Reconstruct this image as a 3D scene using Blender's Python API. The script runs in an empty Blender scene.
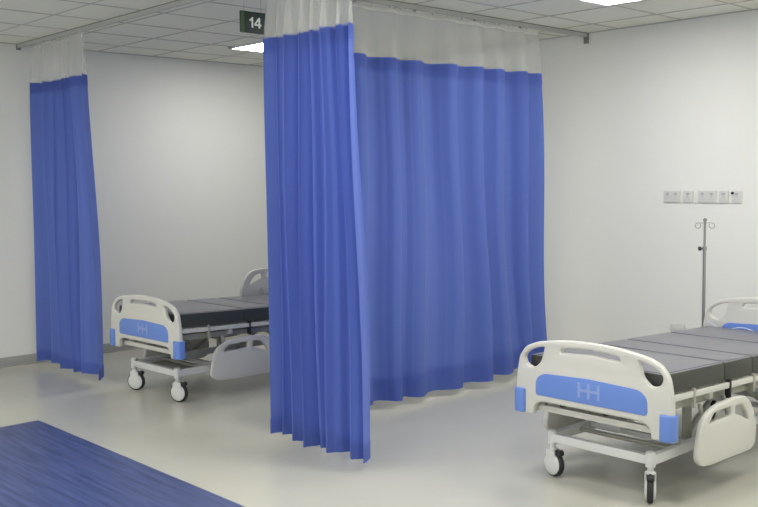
import bpy, bmesh, math, random
from mathutils import Vector, Matrix
from math import sin, cos, pi, radians as R

random.seed(4)
scene = bpy.context.scene
U = 1.14      # everything below is laid out in units of 1.14 m; finish() scales it to metres

# ------------------------------------------------------------------ camera
F, PITCH, ROLL, YAW = 951.12, 0.07817, -0.01092, 0.81859
cd = bpy.data.cameras.new('camera'); cam = bpy.data.objects.new('camera', cd)
scene.collection.objects.link(cam); scene.camera = cam
cd.sensor_fit = 'HORIZONTAL'; cd.sensor_width = 36.0; cd.lens = F * 36.0 / 758.0
cd.clip_start = .05; cd.clip_end = 100
fw = Vector((cos(YAW) * cos(PITCH), sin(YAW) * cos(PITCH), -sin(PITCH)))
rt = Vector((sin(YAW), -cos(YAW), 0)); up = rt.cross(fw)
r2 = rt * cos(ROLL) + up * sin(ROLL); u2 = -rt * sin(ROLL) + up * cos(ROLL)
M = Matrix((r2, u2, -fw)).transposed().to_4x4(); M.translation = Vector((0, 0, 1.55 * U))
cam.matrix_world = M

# ------------------------------------------------------------------ world, exposure
w = bpy.data.worlds.new('world'); scene.world = w; w.use_nodes = True
w.node_tree.nodes['Background'].inputs[0].default_value = (.99, 1.0, .98, 1)
w.node_tree.nodes['Background'].inputs[1].default_value = 1.5
vs = scene.view_settings
vs.view_transform = 'Standard'; vs.look = 'None'; vs.gamma = 1; vs.use_curve_mapping = False
vs.exposure = -0.28
PANEL = 34.0   # strength of the ceiling panels

# ------------------------------------------------------------------ helpers
col = scene.collection

def srgb(r, g, b):
    f = lambda c: (c / 255 / 12.92) if c / 255 <= .04045 else ((c / 255 + .055) / 1.055) ** 2.4
    return (f(r), f(g), f(b), 1)

def mat(name, c, rough=.5, metal=0, spec=.5, bump=0, bscale=40, vary=0, vscale=6, coat=0, stretch=None):
    m = bpy.data.materials.new(name); m.use_nodes = True
    nt = m.node_tree; p = nt.nodes['Principled BSDF']
    p.inputs['Base Color'].default_value = c; p.inputs['Roughness'].default_value = rough
    p.inputs['Metallic'].default_value = metal; p.inputs['Specular IOR Level'].default_value = spec
    p.inputs['Coat Weight'].default_value = coat
    tc = nt.nodes.new('ShaderNodeTexCoord'); mp = nt.nodes.new('ShaderNodeMapping')
    nt.links.new(tc.outputs['Object'], mp.inputs['Vector'])
    if stretch: mp.inputs['Scale'].default_value = stretch
    if vary:
        n = nt.nodes.new('ShaderNodeTexNoise'); n.inputs['Scale'].default_value = vscale; n.inputs['Detail'].default_value = 5
        nt.links.new(mp.outputs[0], n.inputs['Vector'])
        mx = nt.nodes.new('ShaderNodeMix'); mx.data_type = 'RGBA'
        mx.inputs[6].default_value = tuple(x * (1 - vary) for x in c[:3]) + (1,)
        mx.inputs[7].default_value = tuple(min(1, x * (1 + vary)) for x in c[:3]) + (1,)
        nt.links.new(n.outputs['Fac'], mx.inputs[0]); nt.links.new(mx.outputs[2], p.inputs['Base Color'])
    if bump:
        n = nt.nodes.new('ShaderNodeTexNoise'); n.inputs['Scale'].default_value = bscale
        b = nt.nodes.new('ShaderNodeBump'); b.inputs['Strength'].default_value = bump; b.inputs['Distance'].default_value = .01
        nt.links.new(mp.outputs[0], n.inputs['Vector'])
        nt.links.new(n.outputs['Fac'], b.inputs['Height']); nt.links.new(b.outputs[0], p.inputs['Normal'])
    return m

M_WALL = mat('wall_paint', srgb(226, 226, 219), .7, spec=.3, bump=.05, bscale=60)
M_CEIL = mat('ceiling_tile', srgb(226, 226, 214), .9, spec=.2, bump=.15, bscale=90, vary=.03, vscale=30)
M_GRID = mat('ceiling_grid', srgb(184, 184, 174), .6)
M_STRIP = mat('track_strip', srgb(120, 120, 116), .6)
M_FLOOR = mat('vinyl_floor', srgb(186, 185, 172), .24, spec=.45, bump=.02, bscale=14, vary=.035, vscale=3)
M_BASE = mat('vinyl_skirting', srgb(158, 158, 154), .45)
M_CREAM = mat('cream_plastic', srgb(202, 201, 193), .38, spec=.45)
M_WHITEP = mat('white_enamel', srgb(206, 207, 205), .35, spec=.5)
M_STEELW = mat('grey_enamel', srgb(160, 160, 148), .4, spec=.5)
M_BLUEP = mat('blue_plastic', srgb(102, 134, 204), .4, spec=.4)
M_EMB = mat('pale_emblem', srgb(138, 157, 208), .5)
M_MATT = mat('grey_vinyl_cover', srgb(112, 112, 118), .33, spec=.5, bump=.12, bscale=9)
M_MSIDE = mat('dark_vinyl_border', srgb(60, 62, 57), .5)
M_DECK = mat('deck_steel', srgb(150, 150, 138), .5)
M_TYRE = mat('tyre_rubber', srgb(38, 38, 40), .6)
M_BLACK = mat('black_plastic', srgb(34, 34, 36), .45)
M_STEEL = mat('stainless_steel', srgb(150, 150, 140), .32, metal=.7)
M_TRACK = mat('track_enamel', srgb(176, 178, 174), .45)
M_SOCK = mat('socket_plastic', srgb(206, 206, 200), .4)
M_SOCKD = mat('socket_slots', srgb(176, 176, 172), .5)
M_SIGN = mat('sign_face', srgb(20, 38, 36), .35)
M_SIGNG = mat('sign_band', srgb(52, 84, 40), .4)
M_SIGNW = mat('sign_digits', srgb(205, 212, 208), .5)
M_CORD = mat('pale_cord', srgb(196, 206, 220), .5)

def fabric_mat(name, c, trans=.35):
    m = bpy.data.materials.new(name); m.use_nodes = True; nt = m.node_tree
    p = nt.nodes['Principled BSDF']; out = nt.nodes['Material Output']
    p.inputs['Base Color'].default_value = c; p.inputs['Roughness'].default_value = .8
    p.inputs['Specular IOR Level'].default_value = .2
    p.inputs['Sheen Weight'].default_value = .15
    tc = nt.nodes.new('ShaderNodeTexCoord')
    wv = nt.nodes.new('ShaderNodeTexNoise'); wv.inputs['Scale'].default_value = 160
    b = nt.nodes.new('ShaderNodeBump'); b.inputs['Strength'].default_value = .12; b.inputs['Distance'].default_value = .004
    nt.links.new(tc.outputs['Object'], wv.inputs['Vector']); nt.links.new(wv.outputs['Fac'], b.inputs['Height'])
    nt.links.new(b.outputs[0], p.inputs['Normal'])
    t = nt.nodes.new('ShaderNodeBsdfTranslucent'); t.inputs['Color'].default_value = c
    ms = nt.nodes.new('ShaderNodeMixShader'); ms.inputs[0].default_value = trans
    nt.links.new(p.outputs[0], ms.inputs[1]); nt.links.new(t.outputs[0], ms.inputs[2]); nt.links.new(ms.outputs[0], out.inputs[0])
    return m

def net_mat(name, op=.25):
    m = bpy.data.materials.new(name); m.use_nodes = True; nt = m.node_tree
    p = nt.nodes['Principled BSDF']; out = nt.nodes['Material Output']
    p.inputs['Base Color'].default_value = srgb(226, 226, 219); p.inputs['Roughness'].default_value = .8
    tl = nt.nodes.new('ShaderNodeBsdfTranslucent'); tl.inputs['Color'].default_value = srgb(226, 226, 219)
    m1 = nt.nodes.new('ShaderNodeMixShader'); m1.inputs[0].default_value = .45
    nt.links.new(p.outputs[0], m1.inputs[1]); nt.links.new(tl.outputs[0], m1.inputs[2])
    tr = nt.nodes.new('ShaderNodeBsdfTransparent'); m2 = nt.nodes.new('ShaderNodeMixShader'); m2.inputs[0].default_value = op
    nt.links.new(tr.outputs[0], m2.inputs[1]); nt.links.new(m1.outputs[0], m2.inputs[2]); nt.links.new(m2.outputs[0], out.inputs[0])
    return m

M_CURT = fabric_mat('blue_curtain_cloth', srgb(102, 124, 201), .48)
M_NET = net_mat('white_netting', .33); M_TAPE = net_mat('net_tape', .6)

def wood_mat():
    m = bpy.data.materials.new('blue_woodgrain_vinyl'); m.use_nodes = True; nt = m.node_tree
    p = nt.nodes['Principled BSDF']; p.inputs['Roughness'].default_value = .38; p.inputs['Specular IOR Level'].default_value = .35
    tc = nt.nodes.new('ShaderNodeTexCoord'); mp = nt.nodes.new('ShaderNodeMapping')
    mp.inputs['Scale'].default_value = (9, .55, 1)
    n = nt.nodes.new('ShaderNodeTexNoise'); n.inputs['Scale'].default_value = 3.2; n.inputs['Detail'].default_value = 8; n.inputs['Distortion'].default_value = .6
    cr = nt.nodes.new('ShaderNodeValToRGB')
    cr.color_ramp.elements[0].position = .3; cr.color_ramp.elements[0].color = srgb(46, 58, 102)
    cr.color_ramp.elements[1].position = .72; cr.color_ramp.elements[1].color = srgb(78, 91, 138)
    nt.links.new(tc.outputs['Object'], mp.inputs[0]); nt.links.new(mp.outputs[0], n.inputs['Vector'])
    nt.links.new(n.outputs['Fac'], cr.inputs[0]); nt.links.new(cr.outputs[0], p.inputs['Base Color'])
    return m
M_MAT = wood_mat()

def emis(name, c, s):
    m = bpy.data.materials.new(name); m.use_nodes = True; p = m.node_tree.nodes['Principled BSDF']
    p.inputs['Base Color'].default_value = (.8, .8, .8, 1)
    p.inputs['Emission Color'].default_value = c; p.inputs['Emission Strength'].default_value = s
    return m
M_LIGHT = emis('lit_diffuser', (1, .985, .96, 1), PANEL)

class MB:
    """collects shapes into one mesh"""
    def __init__(s): s.bm = bmesh.new()
    def box(s, x0, x1, y0, y1, z0, z1, bev=0, shear=0, shx=0):
        r = bmesh.ops.create_cube(s.bm, size=1)
        for v in r['verts']:
            v.co = Vector(((x0 + x1) / 2 + v.co.x * (x1 - x0), (y0 + y1) / 2 + v.co.y * (y1 - y0), (z0 + z1) / 2 + v.co.z * (z1 - z0)))
        if bev:
            es = list({e for v in r['verts'] for e in v.link_edges})
            rb = bmesh.ops.bevel(s.bm, geom=es, offset=bev, segments=2, affect='EDGES', profile=.6)
            vs_ = rb['verts'] + [v for v in r['verts'] if v.is_valid]
        else: vs_ = r['verts']
        if shear:
            for v in {v for v in vs_ if v.is_valid}: v.co.z += shear * (v.co.x - shx)
        return s
    def tube(s, pts, r, n=10, cap=True):
        pts = [Vector(p) for p in pts]; rings = []
        prev = None
        for i, p in enumerate(pts):
            t = (pts[min(i + 1, len(pts) - 1)] - pts[max(i - 1, 0)]).normalized()
            if prev is None:
                a = t.cross(Vector((0, 0, 1)));
                if a.length < .1: a = t.cross(Vector((1, 0, 0)))
                a.normalize()
            else:
                a = (prev - t * prev.dot(t)).normalized()
            prev = a; b = t.cross(a)
            rr = r[i] if isinstance(r, (list, tuple)) else r
            rings.append([s.bm.verts.new(p + a * rr * cos(2 * pi * k / n) + b * rr * sin(2 * pi * k / n)) for k in range(n)])
        for q in range(len(rings) - 1):
            for k in range(n):
                s.bm.faces.new((rings[q][k], rings[q][(k + 1) % n], rings[q + 1][(k + 1) % n], rings[q + 1][k]))
        if cap:
            s.bm.faces.new(rings[0][::-1]); s.bm.faces.new(rings[-1])
        return s
    def lathe(s, prof, c, axis, n=20):
        """prof: (r, h) along axis"""
        axis = Vector(axis).normalized(); c = Vector(c)
        a = axis.cross(Vector((0, 0, 1)))
        if a.length < .1: a = axis.cross(Vector((1, 0, 0)))
        a.normalize(); b = axis.cross(a); rings = []
        for r, h in prof:
            rings.append([s.bm.verts.new(c + axis * h + a * max(r, 1e-4) * cos(2 * pi * k / n) + b * max(r, 1e-4) * sin(2 * pi * k / n)) for k in range(n)])
        for q in range(len(rings) - 1):
            for k in range(n):
                s.bm.faces.new((rings[q][k], rings[q][(k + 1) % n], rings[q + 1][(k + 1) % n], rings[q + 1][k]))
        s.bm.faces.new(rings[0][::-1]); s.bm.faces.new(rings[-1])
        return s
    def poly(s, loops, depth, bevel, place):
        """flat board from outline and hole loops [(a, b)...]; place maps (a, b, t) to a point, t in 0..depth"""
        cu = bpy.data.curves.new('tmp', 'CURVE'); cu.dimensions = '2D'; cu.fill_mode = 'BOTH'
        cu.extrude = depth / 2 - bevel; cu.bevel_depth = bevel; cu.bevel_resolution = 2; cu.offset = -bevel
        for L in loops:
            sp = cu.splines.new('POLY'); sp.points.add(len(L) - 1); sp.use_cyclic_u = True
            for i, (a, b) in enumerate(L): sp.points[i].co = (a, b, 0, 1)
        o = bpy.data.objects.new('tmp', cu); col.objects.link(o)
        dg = bpy.context.evaluated_depsgraph_get(); dg.update()
        me = bpy.data.meshes.new_from_object(o.evaluated_get(dg))
        for v in me.vertices:
            a, b, t = v.co; v.co = place(a, b, t + depth / 2)
        s.bm.from_mesh(me)
        bpy.data.objects.remove(o); bpy.data.curves.remove(cu); bpy.data.meshes.remove(me)
        return s
    def build(s, name, m, parent=None, smooth=35, label=None):
        bmesh.ops.remove_doubles(s.bm, verts=s.bm.verts, dist=1e-5)
        bmesh.ops.recalc_face_normals(s.bm, faces=s.bm.faces)
        me = bpy.data.meshes.new(name); s.bm.to_mesh(me); s.bm.free()
        if smooth:
            for p in me.polygons: p.use_smooth = True
            me.set_sharp_from_angle(angle=R(smooth))
        for mm in (m if isinstance(m, (list, tuple)) else [m]): me.materials.append(mm)
        o = bpy.data.objects.new(name, me); col.objects.link(o)
        if parent: o.parent = parent
        if label: o['label'] = label
        return o

def empty(name, loc, label, cat, group=None):
    o = bpy.data.objects.new(name, None); o.location = loc; o.empty_display_size = .1
    col.objects.link(o); o['label'] = label; o['category'] = cat
    if group: o['group'] = group
    return o
def tag(o, label, cat, group=None):
    o['label'] = label; o['category'] = cat
    if group: o['group'] = group
    return o
def struct(o): o['kind'] = 'structure'; return o

def rounded(pts, n=5):
    """polygon with per-corner radius: (a, b, r)"""
    out = []; N = len(pts)
    for i in range(N):
        p = Vector(pts[i][:2]); q = Vector(pts[i - 1][:2]); s_ = Vector(pts[(i + 1) % N][:2]); r = pts[i][2]
        if r <= 0: out.append(tuple(p)); continue
        d1 = (q - p); d2 = (s_ - p); l = min(r, d1.length * .48, d2.length * .48)
        a = p + d1.normalized() * l; b = p + d2.normalized() * l
        for k in range(n + 1):
            t = k / n; out.append(tuple(a * (1 - t) ** 2 + p * 2 * t * (1 - t) + b * t * t))
    return out

# ------------------------------------------------------------------ room
XT, YB, XA, YS, HC = 3.336, 7.97, 6.596, 4.553, 2.712
X0, Y0 = -1.2, -2.6
struct(MB().box(X0, XA + .1, Y0, YB + .1, -.1, 0).build('floor', M_FLOOR, smooth=0))
struct(MB().box(X0, XA + .1, Y0, YB + .1, HC, HC + .1).build('ceiling', M_CEIL, smooth=0))
struct(MB().box(X0, XA + .1, YB, YB + .1, 0, HC).build('wall_left', M_WALL, smooth=0))
struct(MB().box(XA, XA + .1, Y0, YB, 0, HC).build('wall_right', M_WALL, smooth=0))
def skirting(name, a):
    m = MB()
    if name.endswith('left'):
        m.box(X0, XA, YB - .007, YB, 0, .082, .003).box(X0, XA, YB - .02, YB - .006, 0, .012, .004)
    else:
        m.box(XA - .007, XA, Y0, YB - .02, 0, .082, .003).box(XA - .02, XA - .006, Y0, YB - .02, 0, .012, .004)
    struct(m.build(name, M_BASE))
skirting('baseboard_left', 0); skirting('baseboard_right', 0)
# suspended-ceiling T bars
g = MB(); PX, PY = .546, .546
xs = [6.23 - PX * k for k in range(15)]; ys = [3.70 + PY * k for k in range(-11, 8)]
for x in xs: g.box(x - .0055, x + .0055, Y0, YB, HC - .004, HC + .002)
for y in ys: g.box(X0, XA, y - .0055, y + .0055, HC - .0045, HC + .002)
g.box(XA - .018, XA, Y0, YB, HC - .006, HC); g.box(X0, XA, YB - .018, YB, HC - .006, HC)
struct(g.build('trim_1', M_GRID, smooth=0))

# blue wood-look vinyl laid over the floor
mt = MB().box(.2, 2.54, -2.0, 5.985, 0, .006, .002).build('floor_mat', M_MAT, smooth=0)
tag(mt, 'blue wood-grain vinyl floor covering in the lower left corner', 'floor mat')

# ------------------------------------------------------------------ ceiling panels
def ceiling_light(x0, y0, label, nx=1, ny=1):
    x1, y1 = x0 + PX * nx, y0 + PY * ny
    t = empty('ceiling_light', ((x0 + x1) / 2, (y0 + y1) / 2, HC - .03), label, 'ceiling light')
    hx, hy = (x1 - x0) / 2, (y1 - y0) / 2
    f = MB()
    for a in (-1, 1):
        f.box(*sorted((a * hx, a * (hx - .02))), -hy, hy, .012, .03)
        f.box(-hx, hx, *sorted((a * hy, a * (hy - .02))), .012, .03)
    f.build('light_frame', M_WHITEP, t, smooth=0)
    MB().box(-hx + .02, hx - .02, -hy + .02, hy - .02, .016, .028).build('diffuser', M_LIGHT, t, smooth=0)
    return t
ceiling_light(4.80, 7.02 - PY, 'lit square ceiling panel beside the 14 sign and the bunched curtain')
ceiling_light(5.04, 3.70 - PY, 'lit square ceiling panel at the top edge above the right bed')
for i, (a, b) in enumerate([(3.50, -2), (1.9, 0), (2.408, -4), (4.592, -5), (.224, 3), (.224, -2), (-.868, 6), (5.684, -8)]):  # unseen panels added out of frame to light the room and the wide curtain
    ceiling_light(a, 3.70 + b * PY, ['added ceiling fill panel above the foot of the right bed', 'added ceiling fill panel in the corridor before the tall curtain', 'added ceiling fill panel over the near end of the corridor', 'added ceiling fill panel right of the right bed',
                  'added ceiling fill panel over the left of the corridor', 'added ceiling fill panel above the viewpoint', 'added ceiling fill panel far left of the corridor', 'added ceiling fill panel nearest the right front corner'][i])

# ------------------------------------------------------------------ curtain tracks
def track(name, a, b, axis, label):
    t = empty(name, ((a[0] + b[0]) / 2, (a[1] + b[1]) / 2, HC), label, 'curtain track')
    L = (b[0] - a[0] if axis == 'x' else b[1] - a[1]) / 2
    def bx(m, l0, l1, w0, w1, z0, z1, bev=0):
        return m.box(l0, l1, w0, w1, z0, z1, bev) if axis == 'x' else m.box(w0, w1, l0, l1, z0, z1, bev)
    m = MB()
    bx(m, -L, L, -.014, .014, -.012, -.005); bx(m, -L, L, -.014, -.0105, -.034, -.012); bx(m, -L, L, .0105, .014, -.034, -.012)
    bx(m, -L, L, -.0105, -.004, -.034, -.031); bx(m, -L, L, .004, .0105, -.034, -.031)
    m.build('rail', M_TRACK, t, smooth=0)
    m = MB(); bx(m, -L, L, -.018, .018, -.006, -.001)  # dark strip drawn in for the shadow gap between rail and ceiling
    m.build('gap_shade_strip', M_STRIP, t, smooth=0)
    return t, L
tk, L = track('curtain_track', (XT, -1.5), (XT, YB - .001), 'y', 'long grey curtain track running from left wall to top edge of photo')
MB().box(-.02, .02, L - .012, L, -.05, 0, .003).build('end_bracket', M_STRIP, tk)
tk, L = track('curtain_track', (XT + .024, YS), (XA - .001, YS), 'x', 'grey ceiling curtain track meeting the right wall above the wide curtain')
MB().box(L - .012, L, -.022, .022, -.085, 0, .003).build('end_bracket', M_STRIP, tk)

# ------------------------------------------------------------------ curtains
ZT, ZB, ZN = 2.36, .062, HC - .05
def curtain(name, label, axis, fixed, top, bot, folds, amp_t, amp_b, label_net=None, seed=1, hooks=None, sharp=.55, flip=1, hemb=.13, omega=.15, zt=ZT):
    rnd = random.Random(seed)
    loc = (fixed, (top[0] + top[1]) / 2, 0) if axis == 'y' else ((top[0] + top[1]) / 2, fixed, 0)
    t = empty(name, loc, label, 'curtain', 'blue privacy curtains hanging from ceiling tracks')
    # fold knots: irregular widths and depths
    wdt = [rnd.uniform(.7, 1.3) for _ in range(folds * 2)]; tot = sum(wdt)
    kn = [0]
    for q in wdt: kn.append(kn[-1] + q / tot)
    dep = [(1 if i % 2 else -1) * rnd.uniform(.65, 1.1) for i in range(len(kn))]
    wob = [rnd.uniform(-.7, .7) for _ in kn]
    N = folds * 2 * 8; S = [i / N for i in range(N + 1)]
    def shape(s, v):           # v = 0 bottom ... 1 top (may exceed 1 in the netting)
        k = 0
        while k < len(kn) - 2 and s > kn[k + 1]: k += 1
        u = (s - kn[k]) / (kn[k + 1] - kn[k]); e = u * u * (3 - 2 * u); e = e * (1 - sharp) + u * sharp if 0 else e
        d = dep[k] * (1 - e) + dep[k + 1] * e; wv = wob[k] * (1 - e) + wob[k + 1] * e
        vv = min(max(v, 0), 1)
        om = omega * (1 - .3 * (v > 1)) * sin(2 * pi * u)
        amp = amp_b + (amp_t - amp_b) * vv
        a = bot[0] + (top[0] - bot[0]) * vv + s * ((bot[1] - bot[0]) + ((top[1] - top[0]) - (bot[1] - bot[0])) * vv)
        width = abs(top[1] - top[0]) / (folds * 2)
        a += om * width + wv * width * .35 * (1 - .4 * vv) + .25 * width * sin(5 * vv + 9 * s) * (1 - vv)
        o = d * amp * (1 + .15 * sin(3 * vv + 20 * s)) + .012 * sin(2.5 * vv * 2 + 7 * s) + amp * .13 * sin(2 * pi * (2.5 * u + wob[k])) * sin(pi * u) * (1 if v < 1.05 else 0.3)
        if v > 1: o *= max(0.25, 1 - (v - 1) * 5)
        return a, o * flip
    def sheet(z0, z1, nz, off=0):
        m = MB(); rows = []
        for j in range(nz + 1):
            z = z0 + (z1 - z0) * j / nz; v = (z - ZB) / (zt - ZB); row = []
            for s in S:
                a, o = shape(s, v)
                if off:
                    a2, o2 = shape(min(1, s + .001), v); a1, o1 = shape(max(0, s - .001), v)
                    n = Vector((o2 - o1, a1 - a2)); n.normalize(); a += n.x * off; o += n.y * off
                zz = z
                if z < .3: zz = z + .010 * sin(11 * s + seed) * (1 - (z - ZB) / .3)
                p = (o, a - loc[1], zz) if axis == 'y' else (a - loc[0], o, zz)
                row.append(m.bm.verts.new(p))
            rows.append(row)
        for j in range(nz):
            for i in range(N): m.bm.faces.new((rows[j][i], rows[j][i + 1], rows[j + 1][i + 1], rows[j + 1][i]))
        return m
    sheet(ZB, zt, 22).build('cloth', M_CURT, t, smooth=180)
    sheet(zt - .085, zt, 2, .004).build('top_hem', M_CURT, t, smooth=180)
    sheet(ZB, ZB + hemb, 3, .004).build('bottom_hem', M_CURT, t, smooth=180)
    sheet(zt - .01, ZN - .005, 5).build('netting', M_NET, t, smooth=180, label='translucent white net top')
    sheet(ZN - .028, ZN - .004, 1, .002).build('net_heading_tape', M_TAPE, t, smooth=180)
    for i in range(1, len(kn) - 1, hooks or 2):
        a, o = shape(kn[i], 1.15)
        h = MB(); P = (lambda q, e, z: (e, q - loc[1], z)) if axis == 'y' else (lambda q, e, z: (q - loc[0], e, z))
        h.tube([P(a, o, ZN - .02), P(a, o * .5, ZN + .0), P(a, 0, ZN + .006), P(a, 0, HC - .038)], .0028, 6)
        c = P(a, 0, HC - .0395); h.box(c[0] - .009, c[0] + .009, c[1] - .009, c[1] + .009, c[2] - .006, c[2] + .004, .002)
        h.build('curtain_hook', M_WHITEP if i % 4 else M_STEEL, t)
    return t
curtain('privacy_curtain', 'narrow bunched blue curtain at the far left, beside the left wall', 'y', XT, (7.64, 6.74), (7.73, 6.62), 5, .050, .058, seed=12, omega=.12, hemb=.09)
curtain('privacy_curtain', 'tall bunched blue curtain in the foreground below the 14 sign', 'y', XT, (4.44, 3.74), (4.45, 3.66), 7, .056, .066, seed=32, flip=1, omega=.12, hemb=.09)
curtain('privacy_curtain', 'wide drawn blue curtain spread between the two beds', 'x', YS, (3.46, 5.94), (3.44, 6.04), 9, .056, .058, seed=5, hooks=1, hemb=.16, omega=.05, zt=ZT - .02)

# ------------------------------------------------------------------ sign 14
t = empty('number_sign', (3.300, 4.575, 2.46), 'small dark green hanging sign reading 14 above the curtain', 'sign')
MB().box(-.087, .087, -.008, .008, -.061, .061, .002).build('sign_board', M_SIGN, t)
MB().box(-.087, -.064, -.0092, -.0078, -.061, .061).build('green_band', M_SIGNG, t, smooth=0)
dg_ = MB()
D = lambda a, q, t_: (a + .006, -.0096 + t_, q)
dg_.poly([[(-.021, -.030), (-.009, -.030), (-.009, .030), (-.018, .030), (-.024, .021), (-.035, .016), (-.035, .006), (-.027, .008), (-.021, .012)]], .0016, .0004, D)
dg_.poly([[(.028, -.030), (.040, -.030), (.040, -.017), (.048, -.017), (.048, -.007), (.040, -.007), (.040, .030), (.029, .030), (.000, -.006), (.000, -.017), (.028, -.017)], [(.028, -.007), (.012, -.007), (.028, .014)]], .0016, .0004, D)
dg_.build('digits', M_SIGNW, t, smooth=0)
MB().tube([(-.06, 0, .058), (-.06, 0, .214)], .0012, 6).build('hanging_wire', M_STEEL, t)
MB().tube([(.06, 0, .058), (.06, 0, .214)], .0012, 6).build('hanging_wire', M_STEEL, t)

# ------------------------------------------------------------------ wall sockets
def socket(ya, yb, za, zb, gang, label, knob=False):
    yc, zc = (ya + yb) / 2, (za + zb) / 2; h = abs(ya - yb) / 2; v = (zb - za) / 2
    t = empty('wall_socket', (XA, yc, zc), label, 'wall socket', 'socket plates in a row on the right wall')
    MB().box(-.014, -.001, -h, h, -v, v, .004).build('face_plate', M_SOCK, t)
    for gk in range(gang):
        c = -h + (gk + .5) * 2 * h / gang
        MB().box(-.018, -.013, c - .012, c + .012, .012, .030, .002).build('rocker', M_SOCKD, t)
        s = MB(); s.box(-.0155, -.0138, c - .003, c + .003, -.006, .006)
        for q in (-.012, .012): s.box(-.0155, -.0138, c + q - .004, c + q + .004, -.024, -.020)
        s.build('pin_slot', M_SOCKD, t, smooth=0)
    if knob: MB().lathe([(.009, 0), (.010, .012), (.008, .016)], (-.014, h * .75, v * .62), (-1, 0, 0), 14).build('black_knob', M_BLACK, t)
z0, z1 = 1.350, 1.437
socket(3.838, 3.700, z0, z1, 2, 'leftmost double socket plate in the wall row', )
socket(3.676, 3.594, z0, z1, 1, 'narrow socket plate second from left in the wall row')
socket(3.552, 3.412, z0, z1, 2, 'double socket plate in the middle of the wall row above the drip pole')
socket(3.388, 3.318, z0, z1, 1, 'narrow socket plate second from right in the wall row')
socket(3.290, 3.214, z0, z1, 1, 'rightmost socket plate with a small black knob', True)
t = empty('outlet_box', (XA, 3.70, .39), 'white outlet box low on the wall behind the right bed', 'outlet box')
MB().box(-.03, -.001, -.06, .06, -.03, .03, .006).build('box_body', M_SOCK, t)
MB().box(-.032, -.029, -.04, .04, -.015, .015, .002).build('cover', M_SOCK, t)

# ------------------------------------------------------------------ beds
SL = -.036
def board_loops(slot=True, dz=0):
    h = [(.440, .375), (.440, .46), (.436, .575), (.418, .665), (.378, .715), (.31, .742), (.20, .760), (.10, .769), (0, .772)]
    outer = [(a, b + (dz if b > .46 else 0)) for a, b in h]
    bot = [(0, .447), (.27, .447), (.305, .44), (.325, .42), (.335, .375)]
    half = bot + outer[:-1]
    full = [(a, b) for a, b in half] + [outer[-1]] + [(-a, b) for a, b in reversed(half[1:])]
    loop = rounded([(a, b, .02 if b > .38 else .006) for a, b in full], 4)
    holes = []
    for sg in (1, -1):
        holes.append(rounded([(sg * a, b + dz, r) for a, b, r in [(.262, .724, .012), (.335, .708, .03), (.392, .668, .03), (.384, .628, .03), (.332, .606, .035), (.285, .645, .02)]], 4))
    holes.append(rounded([(a, b + dz, .012) for a, b in [(-.17, .703), (-.16, .727), (0, .738), (.16, .727), (.17, .703), (0, .712)]], 4))
    return [loop] + holes

def make_board(parent, name, u0, dz, outward, dip, pz=0):
    """outward = -1 foot (faces -x), +1 head"""
    zz = lambda b: 1.032 * b - .05 + dip
    pl = lambda a, b, t_: (u0 + (t_ - .017), a, zz(b))
    b = MB().poly(board_loops(dz=dz), .034, .009, pl).build(name, M_CREAM, parent)
    for side in (-1, 1):
        f = u0 + side * .018
        pan = rounded([(-.315, .478, .02), (-.312, .56 + dz * .5, .045), (-.27, .590 + dz * .6, .03), (0, .600 + dz * .6, .02), (.27, .590 + dz * .6, .03), (.312, .56 + dz * .5, .045), (.315, .478, .02)], 4)
        MB().poly([pan], .006, .002, lambda a, q, t_: (f + (t_ - .003), a, zz(q) + pz)).build('blue_panel', M_BLUEP, b)
        e = MB(); xx = f + side * .0032
        for k in (-.055, 0, .055):
            e.box(xx - .001, xx + .001, k - .007, k + .007, zz(.505) + pz, zz(.577) + pz)
        for k in (-.0275, .0275):
            e.box(xx - .0006, xx + .0006, k - .0205, k + .0205, zz(.535) + pz, zz(.548) + pz)
        e.build('emblem', M_EMB, b, smooth=0)
    for sg in (-1, 1):
        sh = rounded([(-.034, sg * .378, .02), (-.034, sg * .447, .03), (.040, sg * .447, .03), (.040, sg * .378, .01)], 5)
        if outward > 0: sh = [(-a, q) for a, q in sh]
        MB().poly([sh], .125, .008, lambda a, q, t_: (u0 + a, q, zz(.378) + t_)).build('corner_bumper', M_BLUEP, b)
    return b

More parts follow.
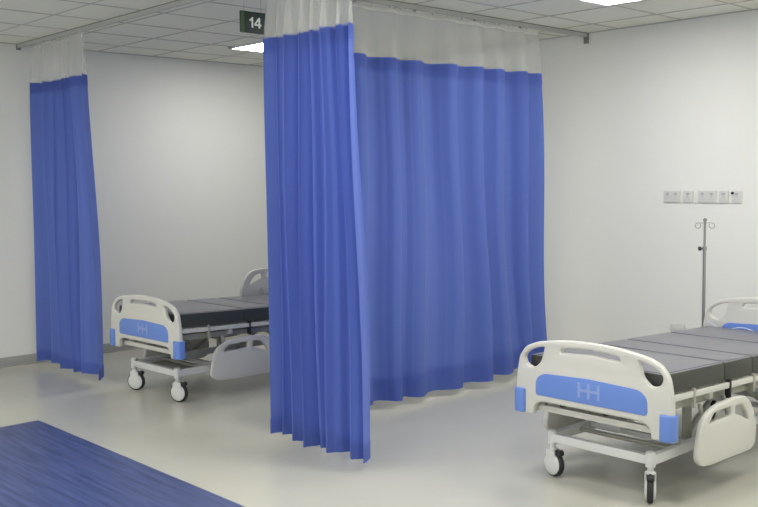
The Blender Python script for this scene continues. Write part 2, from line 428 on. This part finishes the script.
def caster(parent, u, v, yaw):
    d = Vector((cos(yaw), sin(yaw), 0)); n = Vector((-d.y, d.x, 0)); c = Vector((u, v, .068)) - d * .012
    s = MB().tube([(u, v, .14), (u, v, .20)], .015, 12).build('caster', M_WHITEP, parent)
    MB().lathe([(.05, -.015), (.062, -.015), (.068, -.009), (.068, .009), (.062, .015), (.05, .015)], c, n, 28).build('tyre', M_TYRE, s)
    for sg in (-1, 1):
        MB().lathe([(.057, .0155 * sg), (.0575, .019 * sg), (.050, .025 * sg), (.02, .028 * sg), (.001, .028 * sg)], c, n, 24).build('wheel_cover', M_WHITEP, s)
    f = MB()
    for sg in (-1, 1):
        p0 = c + n * sg * .021
        q = [p0 + d * .035 + Vector((0, 0, .0)), p0 - d * .03, p0 - d * .03 + Vector((0, 0, .072)), p0 + d * .035 + Vector((0, 0, .072))]
        o_ = [x + n * sg * .006 for x in q]
        vs_ = [f.bm.verts.new(x) for x in q + o_]
        for fc in ((0, 1, 2, 3), (4, 5, 6, 7), (0, 1, 5, 4), (1, 2, 6, 5), (2, 3, 7, 6), (3, 0, 4, 7)): f.bm.faces.new([vs_[i] for i in fc])
    f.lathe([(.022, 0), (.026, .004), (.024, .012), (.015, .016)], (u, v, .133), (0, 0, 1), 16)
    f.build('fork', M_WHITEP, s)
    k = MB(); p = c + d * -.045 + Vector((0, 0, .062))
    k.lathe([(.012, -.017), (.016, -.014), (.016, .014), (.012, .017)], p, n, 12)
    k.tube([p, p + d * .03 + Vector((0, 0, .004))], .009, 8)
    k.build('brake_pedal', M_BLACK, s)
    return s

RAIL_OUT = [(.175, .262, .03), (.22, .222, .03), (.30, .212, .03), (.72, .205, .03), (.768, .225, .035), (.782, .32, .03), (.735, .43, .05), (.66, .487, .04), (.54, .495, .03), (.35, .487, .03), (.25, .455, .05), (.205, .40, .05)]
RAIL_H = [[(.285, .412, .012), (.33, .455, .02), (.505, .458, .015), (.505, .415, .015)], [(.545, .416, .014), (.548, .456, .015), (.625, .448, .02), (.675, .40, .02), (.69, .362, .012), (.62, .392, .02)]]
def siderail(parent, name, v, mirror=False, shift=(0, 0), label=None):
    """v = centre of the board across the bed"""
    f = (lambda a: 1.95 - a) if mirror else (lambda a: a)
    tr = lambda L: [(f(1.0 * a + .029) + shift[0], 1.038 * b - .055 + shift[1], r) for a, b, r in L]
    loops = [rounded(tr(RAIL_OUT), 6)] + [rounded(tr(h), 4) for h in RAIL_H]
    o = MB().poly(loops, .030, .009, lambda a, b, t_: (a, v - .015 + t_, b)).build(name, M_CREAM, parent, label=label)
    sg = 1 if v > 0 else -1
    line = rounded(tr([(.235, .366, 0), (.235, .360, 0), (.70, .330, 0), (.70, .336, 0)]), 1)
    MB().poly([line], .004, .001, lambda a, b, t_: (a, v + sg * .0135 + t_ - .001, b)).build('moulded_rib', M_CREAM, o)
    for a in (.36, .60):
        au = f(a) + shift[0]
        MB().tube([(au, v - sg * .012, .29 + shift[1]), (au, sg * .392, .38 + shift[1] * .3), (au, sg * .375, .44)], .011, 8).build('rail_arm', M_STEELW, o)
    return o

def make_bed(loc, label, yaws, far_head_up, bw=1.02, bo=-.015, rot=0, rail=(.03, -.012), tray=False):
    t = empty('hospital_bed', loc, label, 'bed', None)
    t.rotation_euler.z = R(rot)
    # lower frame
    fr = MB()
    for sg in (-1, 1):
        fr.box(.095, 1.78, sg * .29 - .018, sg * .29 + .018, .180, .228, .005)
    for u in (.10, 1.775):
        fr.box(u - .02, u + .02, -.29, .29, .182, .226, .005)
    fr.box(.42, .45, -.275, .275, .20, .225); fr.box(1.45, 1.48, -.275, .275, .20, .225)
    fr.build('base_frame', M_WHITEP, t)
    for (u, v) in ((.10, -.285), (.10, .285), (1.775, -.285), (1.775, .285)):
        MB().lathe([(.024, 0), (.024, .066), (.018, .072)], (u, v, .17), (0, 0, 1), 16).build('corner_post', M_WHITEP, t)
    for (u, v), a in zip(((.10, -.285), (.10, .285), (1.775, -.285), (1.775, .285)), yaws): caster(t, u, v, R(a))
    # lift columns and arms
    for u in (.50, 1.50):
        c = MB()
        for sg in (-1, 1):
            c.box(u - .03, u + .03, sg * .25 - .012, sg * .25 + .012, .225, .475, .004)
        c.tube([(u, -.26, .40), (u, .26, .40)], .014, 10)
        c.build('lift_column', M_STEELW, t)
    for sg in (-1, 1):
        MB().tube([(.56, sg * .22, .235), (.92, sg * .22, .44)], .013, 8).build('lift_arm', M_STEELW, t)
        MB().tube([(1.44, sg * .22, .235), (1.06, sg * .22, .43)], .013, 8).build('lift_arm', M_STEELW, t)
    # crank rods with folding handles and gear boxes
    for v in (-.13, .13):
        MB().tube([(.06, v, .425), (.95, v, .425)], .009, 8).build('crank_rod', M_STEEL, t)
        h = MB().tube([(.065, v, .425), (.065, v + .04, .405), (.065, v + .075, .39)], .007, 8).build('crank_handle', M_STEEL, t)
        MB().tube([(.065, v + .075, .39), (.10, v + .078, .388)], .012, 10).build('crank_grip', M_BLACK, h)
    MB().box(.62, .80, -.07, .07, .36, .45, .01).build('gear_box', M_STEELW, t)
    MB().box(.36, .50, .05, .20, .212, .275, .008).build('control_box', M_WHITEP, t)
    if tray: MB().box(.12, .44, -.27, .27, .182, .188).build('foot_tray', M_STEELW, t, smooth=0)
    # upper deck (slopes slightly down towards the head)
    dk = MB()
    for sg in (-1, 1):
        dk.box(.02, 1.93, sg * .385 - .012, sg * .385 + .012, .522, .552, .004, SL, .1)
    for u in (.04, .50, .95, 1.40, 1.90):
        dk.box(u - .018, u + .018, -.38, .38, .485, .525, .004, SL, .1)
    dk.build('deck_frame', M_CREAM, t)
    for sg in (-1, 1):
        MB().box(.06, 1.90, sg * .33 - .02, sg * .33 + .02, .468, .507, .004, SL, .1).build('deck_beam', M_STEELW, t)
    for u in (.30, .66, .92, 1.10, 1.35, 1.65):
        for sg in (-1, 1):
            MB().box(u - .008, u + .008, *sorted((sg * .372, sg * .401)), .47, .567, .002, SL, .1).build('deck_clip', M_STEELW if u != .66 else M_BLACK, t)
    secs = [(.045, .612), (.622, .915), (.922, 1.40), (1.407, 1.915)]
    for a, b in secs:
        MB().box(a, b, -.372, .372, .553, .562, .002, SL, .1).build('deck_panel', M_DECK, t)
    # mattress: one pad of four padded sections, darker border
    for i, (a, b) in enumerate(secs):
        mm = MB(); z0_, z1_ = .560, .657
        mm.box(a, b, -.388, .388, z0_, z1_, .012, SL, .1)
        for f in mm.bm.faces:
            f.material_index = 0 if f.normal.z > .5 else 1
        # subtle centre crease across the section
        o = mm.build('mattress_section', [M_MATT, M_MSIDE], t)
        MB().box(a + .014, b - .014, -.374, .374, z1_ + .0, z1_ + .0035, .001, SL, .1).build('top_piping', M_MATT, o)
    MB().box(.612, .622, -.384, .384, .565, .648, .0, SL, .1).build('mattress_hinge', M_MSIDE, t, smooth=0)
    MB().box(.915, .922, -.384, .384, .565, .650, .0, SL, .1).build('mattress_hinge', M_MSIDE, t, smooth=0)
    MB().box(1.40, 1.407, -.384, .384, .565, .650, .0, SL, .1).build('mattress_hinge', M_MSIDE, t, smooth=0)
    for o in [c for c in t.children if c.name.split('.')[0] in ('deck_frame', 'deck_beam', 'deck_clip', 'deck_panel', 'mattress_section', 'mattress_hinge')]: o.data.transform(Matrix.Translation((0, 0, -.025)))
    for o in t.children:
        if o.name.startswith('mattress_section'):
            for q in o.children: q.data.transform(Matrix.Translation((0, 0, -.025)))
    # boards
    fb = make_board(t, 'footboard', 0, 0, -1, 0)
    for o in [fb] + list(fb.children):
        o.data.transform(Matrix.Translation((0, bo, 0)) @ Matrix.Diagonal((1, bw, 1, 1)))
    make_board(t, 'headboard', 1.955, .05, 1, -.02, .03)
    MB().box(.025, .055, -.335, .335, .352, .384, .005).build('foot_crossbar', M_CREAM, t)
    MB().tube([(.33, -.27, .205), (.33, .27, .205)], .012, 10).build('inner_crossbar', M_STEELW, t)
    for sg in (-1, 1): MB().box(.03, .06, sg * .30 - .015, sg * .30 + .015, .37, .47, .003).build('crossbar_post', M_STEELW, t)
    for u in (.03, 1.92):
        m = MB(); m.tube([(u, -.37, .415 if u < 1 else .38), (u, .37, .415 if u < 1 else .38)], .016, 10)
        for sg in (-1, 1): m.box(u - .012, u + .012, sg * .33 - .018, sg * .33 + .018, .375, .47, .003)
        m.build('board_bracket', M_STEELW, t)
    # side rails
    siderail(t, 'side_rail', -.440, False, rail)
    siderail(t, 'side_rail', .440, False, rail)
    siderail(t, 'side_rail', -.440, True)
    if far_head_up: siderail(t, 'side_rail', .440, True, (.06, .345), label='raised cream side rail')
    else: siderail(t, 'side_rail', .440, True)
    return t

make_bed((3.87, 2.65, 0), 'cream hospital bed with black vinyl mattress in the right foreground, below the drip pole', (31, 77, 120, 40), False)
make_bed((3.36, 6.08, 0), 'cream hospital bed partly hidden behind the curtains at left', (112, 118, 60, 140), True, 1.03, -.045, 2.0, (.065, -.035), True)

# ------------------------------------------------------------------ drip pole on the right bed's head corner
t = empty('drip_pole', (5.87, 3.115, .295), 'slim steel drip pole with two curled hooks at head of right bed', 'drip pole')
MB().tube([(0, 0, .0), (0, 0, .60)], .0105, 12).tube([(0, 0, .60), (0, 0, .775)], .0105, 12).build('lower_tube', M_STEEL, t)
MB().tube([(0, 0, .77), (0, 0, .955)], .0075, 12).build('upper_tube', M_STEEL, t)
MB().lathe([(.014, 0), (.015, .02), (.012, .028)], (0, 0, .758), (0, 0, 1), 14).build('collar', M_STEEL, t)
tdir = Vector((.68, -.73, 0))
k = MB(); k.tube([Vector((0, 0, .772)), tdir * -.022 + Vector((0, 0, .772))], .005, 8)
k.lathe([(.008, 0), (.014, .004), (.014, .018), (.008, .022)], tdir * -.02 + Vector((0, 0, .772)), -tdir, 14)
k.build('clamp_knob', M_BLACK, t)
MB().lathe([(.010, 0), (.013, .006), (.012, .016), (.004, .022)], (0, 0, .952), (0, 0, 1), 14).build('top_cap', M_STEEL, t)
for sg in (-1, 1):
    pts = [tdir * sg * x + Vector((0, 0, .942)) for x in (0, .025, .045)]
    for q in range(1, 13):
        a = pi / 2 - q * 2 * pi * .86 / 12 * 1
        pts.append(tdir * sg * (.045 + .018 * cos(a)) + Vector((0, 0, .942 - .018 + .018 * sin(a))))
    MB().tube(pts, .0028, 8).build('hook', M_STEEL, t)
MB().box(-.05, .02, -.12, -.0, .12, .145, .003).build('mounting_bracket', M_STEELW, t)

# pale cord lying against the headboard of the right bed
pts = []
for i in range(25):
    s = i / 24; y = 3.03 - s * .62
    pts.append((5.765 - .01 * sin(9 * s), y, .588 - .018 * sin(s * pi * 1.3 + .3) + .016 * cos(s * 17) * (1 - .4 * s)))
c = MB().tube(pts, .0035, 6).build('cord', M_CORD)
tag(c, 'thin pale cord looped on the pillow end of the right bed', 'cord')

# ------------------------------------------------------------------ scale to metres
seen = set()
for o in list(col.objects):
    if o is cam: continue
    o.location = o.location * U
    if o.type == 'MESH' and o.data.name not in seen:
        seen.add(o.data.name); o.data.transform(Matrix.Scale(U, 4)); o.data.update()
